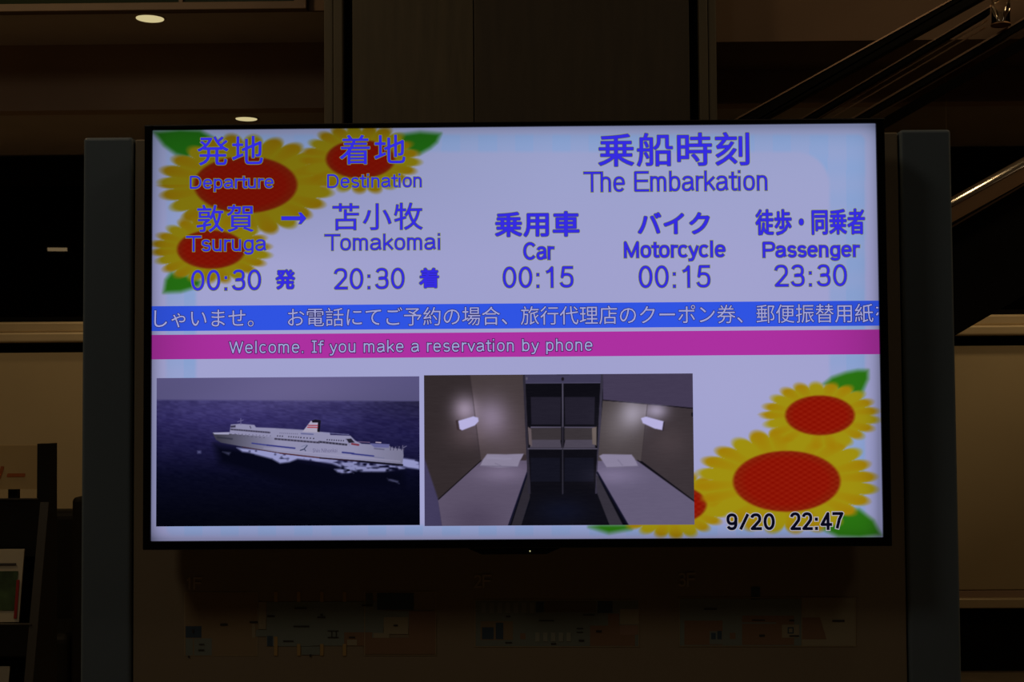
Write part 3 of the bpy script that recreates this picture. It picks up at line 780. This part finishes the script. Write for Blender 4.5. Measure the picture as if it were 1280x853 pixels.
# ---- ferry photograph
def paint_ship(X, Y):
    p = Paint(X, Y, (0, 0, 0))
    hz = 500.2+(X-195)*.0055
    ys_ = np.array([-60, 0, 6, 40, 75, 110, 160.]); t = Y-hz
    cols = np.array([(86, 81, 124), (82, 78, 118), (50, 46, 92), (38, 34, 80), (26, 24, 62), (8, 9, 30), (3, 4, 14)], float)
    for c in range(3): p.C[..., c] = np.interp(t, [-30, -1.5, 1.5, 25, 60, 95, 150], cols[:, c])
    p.glow(370, 485, 110, 30, (16, 14, 16), 1.0); p.glow(290, 520, 90, 24, (14, 12, 20), 1)
    sea = t > 0
    p.C += (sea*(vnoise(X, Y-X*.12, 5, 1.6, 5)-.5)*14*np.clip(1.2-t/110, .15, 1))[..., None]*np.array((.9, .9, 1.2))
    p.C += (sea*(vnoise(X, Y-X*.12, 14, 3, 6)-.5)*8*np.clip(1.2-t/110, .15, 1))[..., None]
    p.C *= (1-.35*sea*np.clip((X-430)/100, 0, 1)*np.clip((40-t)/40, 0, 1))[..., None]
    # dark water before and under the hull
    p.poly([(268, 556), (330, 566), (430, 585), (505, 590), (505, 610), (380, 610), (275, 580)], (5, 6, 22), 12)
    # foam
    nz_ = vnoise(X, Y, 4, 2.4, 9); nz2 = vnoise(X, Y, 9, 4, 10)
    def foam(pts, a, col=(146, 148, 196), lo=.25):
        m = soft(sd_poly(X, Y, pts), 3)*np.clip((nz_*.6+nz2*.6-lo)*2.6, 0, 1)*a; p.mix(m, col)
    foam([(296, 560), (330, 563), (370, 569), (410, 575), (398, 577), (372, 574), (362, 578), (350, 579.5), (340, 574), (325, 570), (310, 566), (303, 565)], 1, lo=.05)
    foam([(375, 570), (420, 574), (500, 583), (508, 586), (480, 590), (450, 590), (436, 588), (415, 580), (395, 577)], .9, lo=.25)
    foam([(418, 587), (435, 586), (442, 592), (425, 593)], .9, lo=.35)
    foam([(503, 573), (524.5, 576), (524.5, 587), (510, 585), (500, 582)], 1, lo=.1)
    foam([(484, 598), (498, 602), (499, 605), (486, 601)], .5, lo=.3); foam([(247, 564), (251, 564), (251, 567), (247, 567)], .5, lo=.0)
    foam([(278, 565), (288, 566), (286, 569)], .4, lo=0)
    # hull and superstructure
    hull = [(265.5, 541.5), (287, 541.5), (288.5, 531), (300, 530), (318, 531.5), (320, 534.5), (345, 535.5), (378, 537.5), (400, 540), (412, 541), (413, 544), (438, 545), (444, 551),
            (452, 555), (486, 557), (490, 560), (504, 562), (504.5, 570), (503, 581), (480, 579.5), (450, 576), (400, 572.5), (350, 567), (305, 559), (276, 553.5), (270, 550)]
    hm = soft(sd_poly(X, Y, hull), 1.1)
    hc = np.empty(p.C.shape); hc[:] = (142, 140, 172)
    sh = np.clip((X-272)/75, 0, 1); sh = np.where(Y > 541+(X-266)*.075, .42+.58*sh, 1)
    hc = hc*sh[..., None]*(1-.16*np.clip((X-440)/60, 0, 1))[..., None]
    p.C = p.C*(1-hm[..., None])+hc*hm[..., None]
    p.poly([(266, 541), (287, 540.5), (286, 543.5), (268, 543.2)], (158, 156, 186), .8)
    p.line((272, 547), (290, 549), 1.6, (38, 40, 56), 2, .8)
    # waterline
    p.line((303, 559), (350, 566.6), .9, (58, 26, 30)); p.line((350, 566.8), (400, 572.6), 1.4, (70, 28, 30)); p.line((400, 572.8), (452, 577), 1.7, (36, 20, 34)); p.line((450, 577), (503, 581.6), 2.2, (16, 14, 28))
    p.line((330, 560.5), (500, 577), 1.0, (165, 160, 190), 1.2, .5)
    # stripes
    p.line((315, 554.3), (334, 556.8), 1.5, (50, 54, 128)); p.line((334, 556.8), (368.5, 560.6), 1.8, (48, 50, 122))
    p.line((428, 565.8), (442, 567.2), 1.9, (44, 48, 118)); p.line((440, 567.5), (467, 570.4), 1.7, (46, 50, 120)); p.line((468, 571.5), (480, 573), .9, (110, 112, 145))
    # funnel
    p.poly([(378, 540), (388.5, 526.5), (400.5, 526.5), (399, 541)], (166, 160, 182), .9)
    p.poly([(389.5, 526.2), (394, 524.6), (401, 525.6), (400.5, 528.5), (390.5, 528.5)], (16, 14, 24), .8)
    p.poly([(397.5, 528), (401, 527), (399.5, 540.5), (396.5, 540)], (14, 12, 22), .7)
    p.line((385.5, 532), (397, 532.2), 1.3, (150, 40, 56), .7); p.line((384.5, 534.4), (397, 534.8), 1.2, (158, 36, 48), .7)
    # mast, deck furniture
    p.line((297, 527.5), (304, 525.5), .8, (110, 104, 150)); p.line((301, 523.5), (301, 531), .8, (105, 100, 145))
    p.poly([(288, 532.4), (294.5, 531.8), (294.5, 534.6), (288.5, 535)], (58, 54, 78), .7); p.line((312.5, 533), (313.5, 535.5), 1.0, (60, 56, 80))
    # bridge and window rows
    p.line((289, 537), (337, 541), 2.0, (48, 44, 64), .8, .85)
    for k in range(16): x = 292+k*3; p.line((x, 536.3+(x-292)*.085), (x, 538.4+(x-292)*.085), .5, (130, 126, 158), .5, .6)
    for k in range(11): x = 294+k*4.4; p.ell(x, 542.5+(x-294)*.06, .55, .5, (90, 86, 112), .6)
    for k in range(7): x = 300+k*5; p.ell(x, 545+(x-300)*.08, .6, .6, (78, 74, 100), .6)
    for k in range(9): x = 347+k*3+(k > 2)*5; p.ell(x, 545.2+(x-347)*.068, .75, .8, (36, 34, 50), .6)
    for k in range(5): x = 376+k*4; p.ell(x, 547.4+(x-376)*.06, .8, .8, (36, 34, 50), .6)
    for k in range(8): x = 409+k*2.9; p.ell(x, 550+(x-409)*.06, .75, .8, (30, 28, 44), .6)
    for k in range(10): x = 350+k*2.4; p.ell(x, 541.6+(x-350)*.055, .6, .6, (84, 80, 110), .6, .8)
    p.poly([(376, 541.5), (392, 542.5), (392, 544), (376, 543)], (92, 94, 140), .8)
    p.line((344, 548.9), (399, 553.6), 2.2, (40, 36, 54), .8, .8); p.line((399, 552.6), (433, 556.2), 2.4, (34, 32, 48), .8, .85)
    for k in range(22): x = 347+k*4.0; p.line((x, 547.6+(x-347)*.084), (x, 550.2+(x-347)*.084), .7, (140, 136, 166), .5, .6)
    p.poly([(432, 549), (439, 548.5), (443.5, 553.5), (436, 554)], (34, 32, 46), .9); p.line((433, 550), (437, 557), 1.1, (130, 126, 160))
    p.line((440, 555.2), (448, 556.5), 2.2, (118, 44, 58), 1); p.line((448, 552.5), (462, 553.3), 1, (150, 120, 150), .8, .7); p.line((470, 553.2), (476, 553.6), 1.3, (178, 164, 184), .8)
    p.poly([(462, 554.5), (487, 555.5), (486, 560), (468, 559.5)], (98, 98, 150), 1); p.line((468, 561), (480, 562.2), 1.3, (78, 76, 104), .8, .8)
    for k in range(9): x = 488+k*2.2; p.line((x, 557+rs.rand()*2), (x+rs.rand()*2-1, 563), .8, (130, 124, 152) if k % 2 else (46, 44, 70), .7, .9)
    p.line((504, 560), (508, 558), 1, (100, 96, 130)); p.line((404, 541), (436, 543.6), .9, (122, 122, 166), .8, .8)
    for k in range(18): x = 345+k*2; p.line((x, 535.5+(x-345)*.055), (x, 537+(x-345)*.055), .5, (100, 98, 130), .5, .6)
    # gull emblem
    p.line((375.5, 563.2), (380, 561.8), 1.1, (30, 40, 70), .7); p.line((380, 561.8), (384, 557.2), 1.0, (34, 44, 74), .7); p.line((380.5, 561.5), (382, 564), .9, (30, 40, 70), .7)
    p.line((377, 558.5), (383, 556.5), .7, (96, 108, 140), .7, .8)
    # smoke
    p.glow(415, 527, 30, 8, (16, 16, 22), .6)
    return p.C
x0_, x1_ = P(195.5, 565, 0)[0], P(524.5, 565, 0)[0]; z1_, z0_ = P(360, 471.8, 0)[2], P(360, 657.6, 0)[2]
ship = grid('ferry_photograph', x0_, x1_, z0_, z1_, 560, 318, -.0003, paint_ship, scr)
ship['label'] = 'photograph of a white ferry on dark blue sea'

# ---- cabin photograph, painted in the detail crop's own coordinates
def paint_cabin(U, V):
    X, Y = (U-520)*3.5556, (V-460)*3.5556
    p = Paint(X, Y, (10, 10, 18))
    p.poly([(30, 20), (250, 20), (292, 410), (98, 588), (30, 400)], (50, 42, 44), 3)
    p.poly([(238, 20), (482, 20), (497, 415), (290, 415)], (68, 58, 60), 3)
    p.glow(215, 185, 55, 60, (95, 88, 105), 1.0); p.glow(335, 215, 75, 85, (62, 58, 76), .9); p.glow(225, 300, 80, 60, (26, 22, 24), 1); p.glow(400, 300, 110, 120, (14, 12, 16), 1)
    p.line((240, 30), (285, 400), 3, (48, 40, 44), 5, .6)
    p.poly([(30, 380), (100, 588), (120, 720), (30, 720)], (66, 60, 92), 8)
    p.poly([(98, 590), (300, 405), (497, 408), (492, 470), (410, 720), (118, 720)], (92, 82, 104), 4)
    p.glow(380, 470, 110, 40, (26, 24, 28), 1); p.glow(260, 680, 120, 80, (-14, -14, -14), 1)
    p.line((100, 584), (290, 412), 4, (22, 18, 22), 3)
    p.line((494, 468), (412, 702), 7, (16, 16, 36), 4)
    p.poly([(498, 470), (512, 560), (462, 720), (418, 720)], (44, 40, 48), 4)
    p.poly([(285, 436), (300, 405), (316, 383), (400, 385), (478, 382), (484, 392), (462, 412), (452, 440), (370, 444)], (136, 128, 152), 5)
    p.line((290, 436), (452, 441), 4, (100, 92, 116), 4, .8); p.line((352, 425), (378, 436), 3, (112, 104, 128), 4, .8); p.line((320, 400), (420, 405), 8, (146, 140, 166), 10, .6)
    p.poly([(478, 384), (492, 388), (490, 412), (464, 412)], (56, 46, 50), 4)
    # lamp left
    p.poly([(176, 234), (190, 232), (200, 280), (182, 276)], (60, 48, 52), 4)
    p.poly([(188, 236), (255, 216), (276, 222), (278, 238), (262, 256), (205, 278), (194, 272)], (182, 176, 222), 5)
    # shelf unit
    p.poly([(480, 20), (826, 20), (824, 600), (860, 720), (462, 720), (508, 600), (497, 400)], (14, 13, 20), 3)
    p.poly([(482, 20), (826, 20), (826, 66), (484, 68)], (62, 58, 84), 2); p.line((484, 68), (826, 66), 3, (84, 80, 108), 2)
    p.poly([(474, 20), (484, 20), (510, 560), (498, 560)], (44, 40, 52), 2); p.poly([(822, 20), (834, 20), (806, 560), (796, 560)], (52, 48, 64), 2)
    for a, b in ((510, 645), (660, 795)):
        p.poly([(a, 130), (b, 130), (b-3, 252), (a+3, 252)], (34, 31, 44), 4)
        p.poly([(a, 262), (b, 262), (b, 268), (a, 268)], (86, 80, 100), 2)
        p.poly([(a, 268), (b, 268), (b, 322), (a, 322)], (56, 50, 54), 3)
        p.poly([(a+4, 320), (b-4, 320), (b+2, 356), (a-4, 356)], (74, 68, 82), 3)
        p.poly([(a, 400), (b-5, 400), (b-5, 506), (a, 506)], (20, 20, 32), 5)
    p.poly([(497, 262), (512, 272), (516, 350), (502, 340)], (96, 84, 88), 3); p.poly([(782, 268), (802, 262), (802, 345), (784, 340)], (104, 92, 88), 3)
    p.line((498, 360), (804, 360), 4, (96, 90, 110), 2.5)
    p.line((652, 70), (652, 262), 6, (76, 72, 90), 2.5); p.line((652, 262), (652, 358), 6, (66, 60, 74), 2.5, .6); p.line((652, 362), (652, 560), 5, (46, 44, 56), 2.5)
    p.ell(652, 50, 6, 8, (24, 20, 26), 3); p.ell(492, 48, 4, 7, (90, 86, 104), 3); p.line((628, 29), (680, 29), 5, (20, 18, 24), 2)
    p.glow(650, 640, 120, 60, (2, 5, 14), 1)
    # right side
    p.poly([(832, 10), (1240, 10), (1240, 182), (832, 144)], (66, 58, 82), 3)
    p.poly([(830, 146), (1032, 162), (1005, 415), (808, 415)], (72, 64, 66), 3)
    p.poly([(1028, 162), (1240, 184), (1240, 592), (1000, 412)], (58, 50, 54), 3)
    p.line((832, 143), (1240, 180), 5, (22, 18, 24), 3)
    p.glow(965, 200, 60, 70, (72, 72, 84), 1); p.glow(1070, 190, 50, 40, (90, 88, 106), 1); p.glow(900, 260, 80, 90, (26, 26, 28), 1); p.glow(1120, 330, 90, 80, (12, 10, 10), 1)
    p.poly([(832, 10), (1240, 10), (1240, 178), (832, 141)], (66, 58, 82), 3)
    p.line((1028, 165), (1002, 408), 3, (56, 48, 52), 4, .6)
    p.poly([(1092, 240), (1106, 240), (1100, 282), (1086, 276)], (48, 40, 48), 4)
    p.poly([(1000, 224), (1022, 217), (1100, 238), (1094, 277), (1060, 270), (1008, 246)], (182, 176, 222), 5)
    p.poly([(808, 414), (985, 412), (1240, 596), (1240, 720), (955, 720), (806, 468)], (98, 90, 116), 4)
    p.glow(880, 480, 110, 40, (22, 20, 24), 1)
    p.line((985, 412), (1240, 596), 5, (20, 16, 22), 3)
    p.line((806, 466), (944, 704), 8, (16, 16, 34), 4)
    p.poly([(800, 478), (808, 482), (930, 720), (868, 720), (806, 560)], (52, 48, 58), 4)
    p.poly([(814, 392), (830, 384), (958, 386), (972, 404), (988, 438), (930, 442), (850, 446)], (136, 128, 154), 5)
    p.line((850, 444), (986, 438), 4, (100, 92, 116), 4, .8); p.line((898, 410), (918, 434), 3, (112, 104, 130), 4, .8); p.ell(1228, 207, 4, 9, (12, 12, 18), 3)
    p.C += (vnoise(X, Y, 30, 3, 12)-.5)[..., None]*3
    return p.C
x0_, x1_ = P(530.4, 565, 0)[0], P(867, 565, 0)[0]; z1_, z0_ = P(699, 468.2, 0)[2], P(699, 657, 0)[2]
cab = grid('cabin_photograph', x0_, x1_, z0_, z1_, 400, 224, -.0003, paint_cabin, scr)
cab['label'] = 'photograph of a cabin with two beds and lit lamps'

# ---- lettering on the display
E_blue = emat('letter_blue', (53, 44, 224)); E_in = emat('letter_inner_edge', (40, 38, 130)); E_ol = emat('letter_edge', (132, 140, 72))
E_navy = emat('letter_navy', (30, 24, 86)); E_dark = emat('letter_dark', (8, 8, 26)); E_white = emat('letter_rim', (176, 172, 184)); E_purp = emat('letter_purple', (58, 20, 78)); E_tk = emat('ticker_pale', (160, 162, 216))
OUT = (E_in, E_ol)
T = [('発地', (247, 170.5, 328.5, 206.5), .0), ('着地', (425, 168.8, 506.5, 205.2), .0), ('敦賀', (246, 256.2, 317, 290), .0), ('苫小牧', (416, 254.2, 528, 287.5), .0),
     ('発', (345.3, 337.8, 368.2, 361.2), .65), ('着', (524.6, 335.8, 548, 359.7), .65), ('乗船時刻', (748.2, 166.5, 936, 207.5), .35), ('乗用車', (619.5, 265.3, 723.4, 295.5), .65), ('バイク', (798, 266.3, 886.3, 292.4), .65),
     ('徒歩・同乗者', (945, 262, 1080.4, 293.3), .5)]
for s_, bb, bold in T:
    text_mesh('lettering', s_, bb, 0, E_blue, OUT, scr, bold=bold, spacing=1.04 if bold > .3 else 1.11)
S = [('Departure', (237.6, 219.8, 341.7, 239.4), 2.1), ('Destination', (409.3, 217.7, 526.7, 234.4), 2.1), ('Tsuruga', (232.8, 295, 332.6, 318.4), 2.4), ('Tomakomai', (406, 292.8, 549.7, 312.7), 2.4),
     ('00:30', (239.3, 337.6, 326, 363), 3.0), ('20:30', (418, 335.6, 505.3, 361.4), 3.0), ('The Embarkation', (729.8, 214.2, 958.6, 239), 2.7), ('Car', (654.5, 303.2, 692.6, 324.8), 3.3),
     ('Motorcycle', (780.3, 301.6, 906.6, 326.6), 3.2), ('Passenger', (953.5, 302.2, 1074.5, 326), 3.2), ('00:15', (628.8, 333.6, 716.4, 359.7), 3.1), ('00:15', (798.8, 332.3, 887.5, 359.6), 3.1), ('23:30', (968.5, 331.2, 1058.2, 358), 3.1)]
for s_, bb, wt in S:
    stroke_text('lettering', s_, bb, 0, E_blue, OUT, scr, wt-.45, ol=(.4, 1.05))
p0 = P(640, 382.8/2+376.3/2+1, 0)
o = bpy.data.objects  # arrow between the two towns
bm = bmesh.new()
for mi, (e, d) in enumerate(((0, .0006), (.5, .0004), (1.1, .0002))):
    for poly in ([(352-e, 270.9-e), (379, 270.9-e), (379, 275.1+e), (352-e, 275.1+e)],
                 [(373-e*.6, 266.2-e), (376.5+e*.2, 266-e), (382.6+e, 273), (376.5+e*.2, 280+e), (373-e*.6, 279.8+e), (377.4-e, 273)]):
        f = bm.faces.new([bm.verts.new((P(u, v, 0)[0], -d, P(u, v, 0)[2])) for u, v in poly]); f.material_index = mi
me = bpy.data.meshes.new('arrow'); bm.to_mesh(me); bm.free(); link('arrow', me, scr, [E_blue, E_in, E_ol])
clipx = (sx0+.001, sx1-.001)
text_mesh('ticker_lettering', 'しゃいませ。　お電話にてご予約の場合、旅行代理店のクーポン券、郵便振替用紙を', (193, 383, 1114, 406.5), -.0002, E_tk, (E_navy,), scr, bold=0, ol=(.75,), clip=clipx)
stroke_text('welcome_lettering', 'Welcome. If you make a reservation by phone', (286.5, 425, 740.5, 444.2), -.0002, E_tk, (E_purp,), scr, 1.7, ol=(.9,), track=.05)
stroke_text('clock_lettering', '9/20', (908, 641, 968.5, 664), 0, E_dark, (E_white,), scr, 3.8, ol=(1.0,), track=.06)
stroke_text('clock_lettering', '22:47', (987.5, 640.5, 1054.5, 663), 0, E_dark, (E_white,), scr, 3.8, ol=(1.0,), track=.03)
E_hull = emat('hull_lettering', (100, 96, 132))
text_mesh('hull_lettering', 'Shin Nihonkai', (391, 560.8, 421.5, 565.8), -.0003, E_hull, None, scr, dy=.0002)
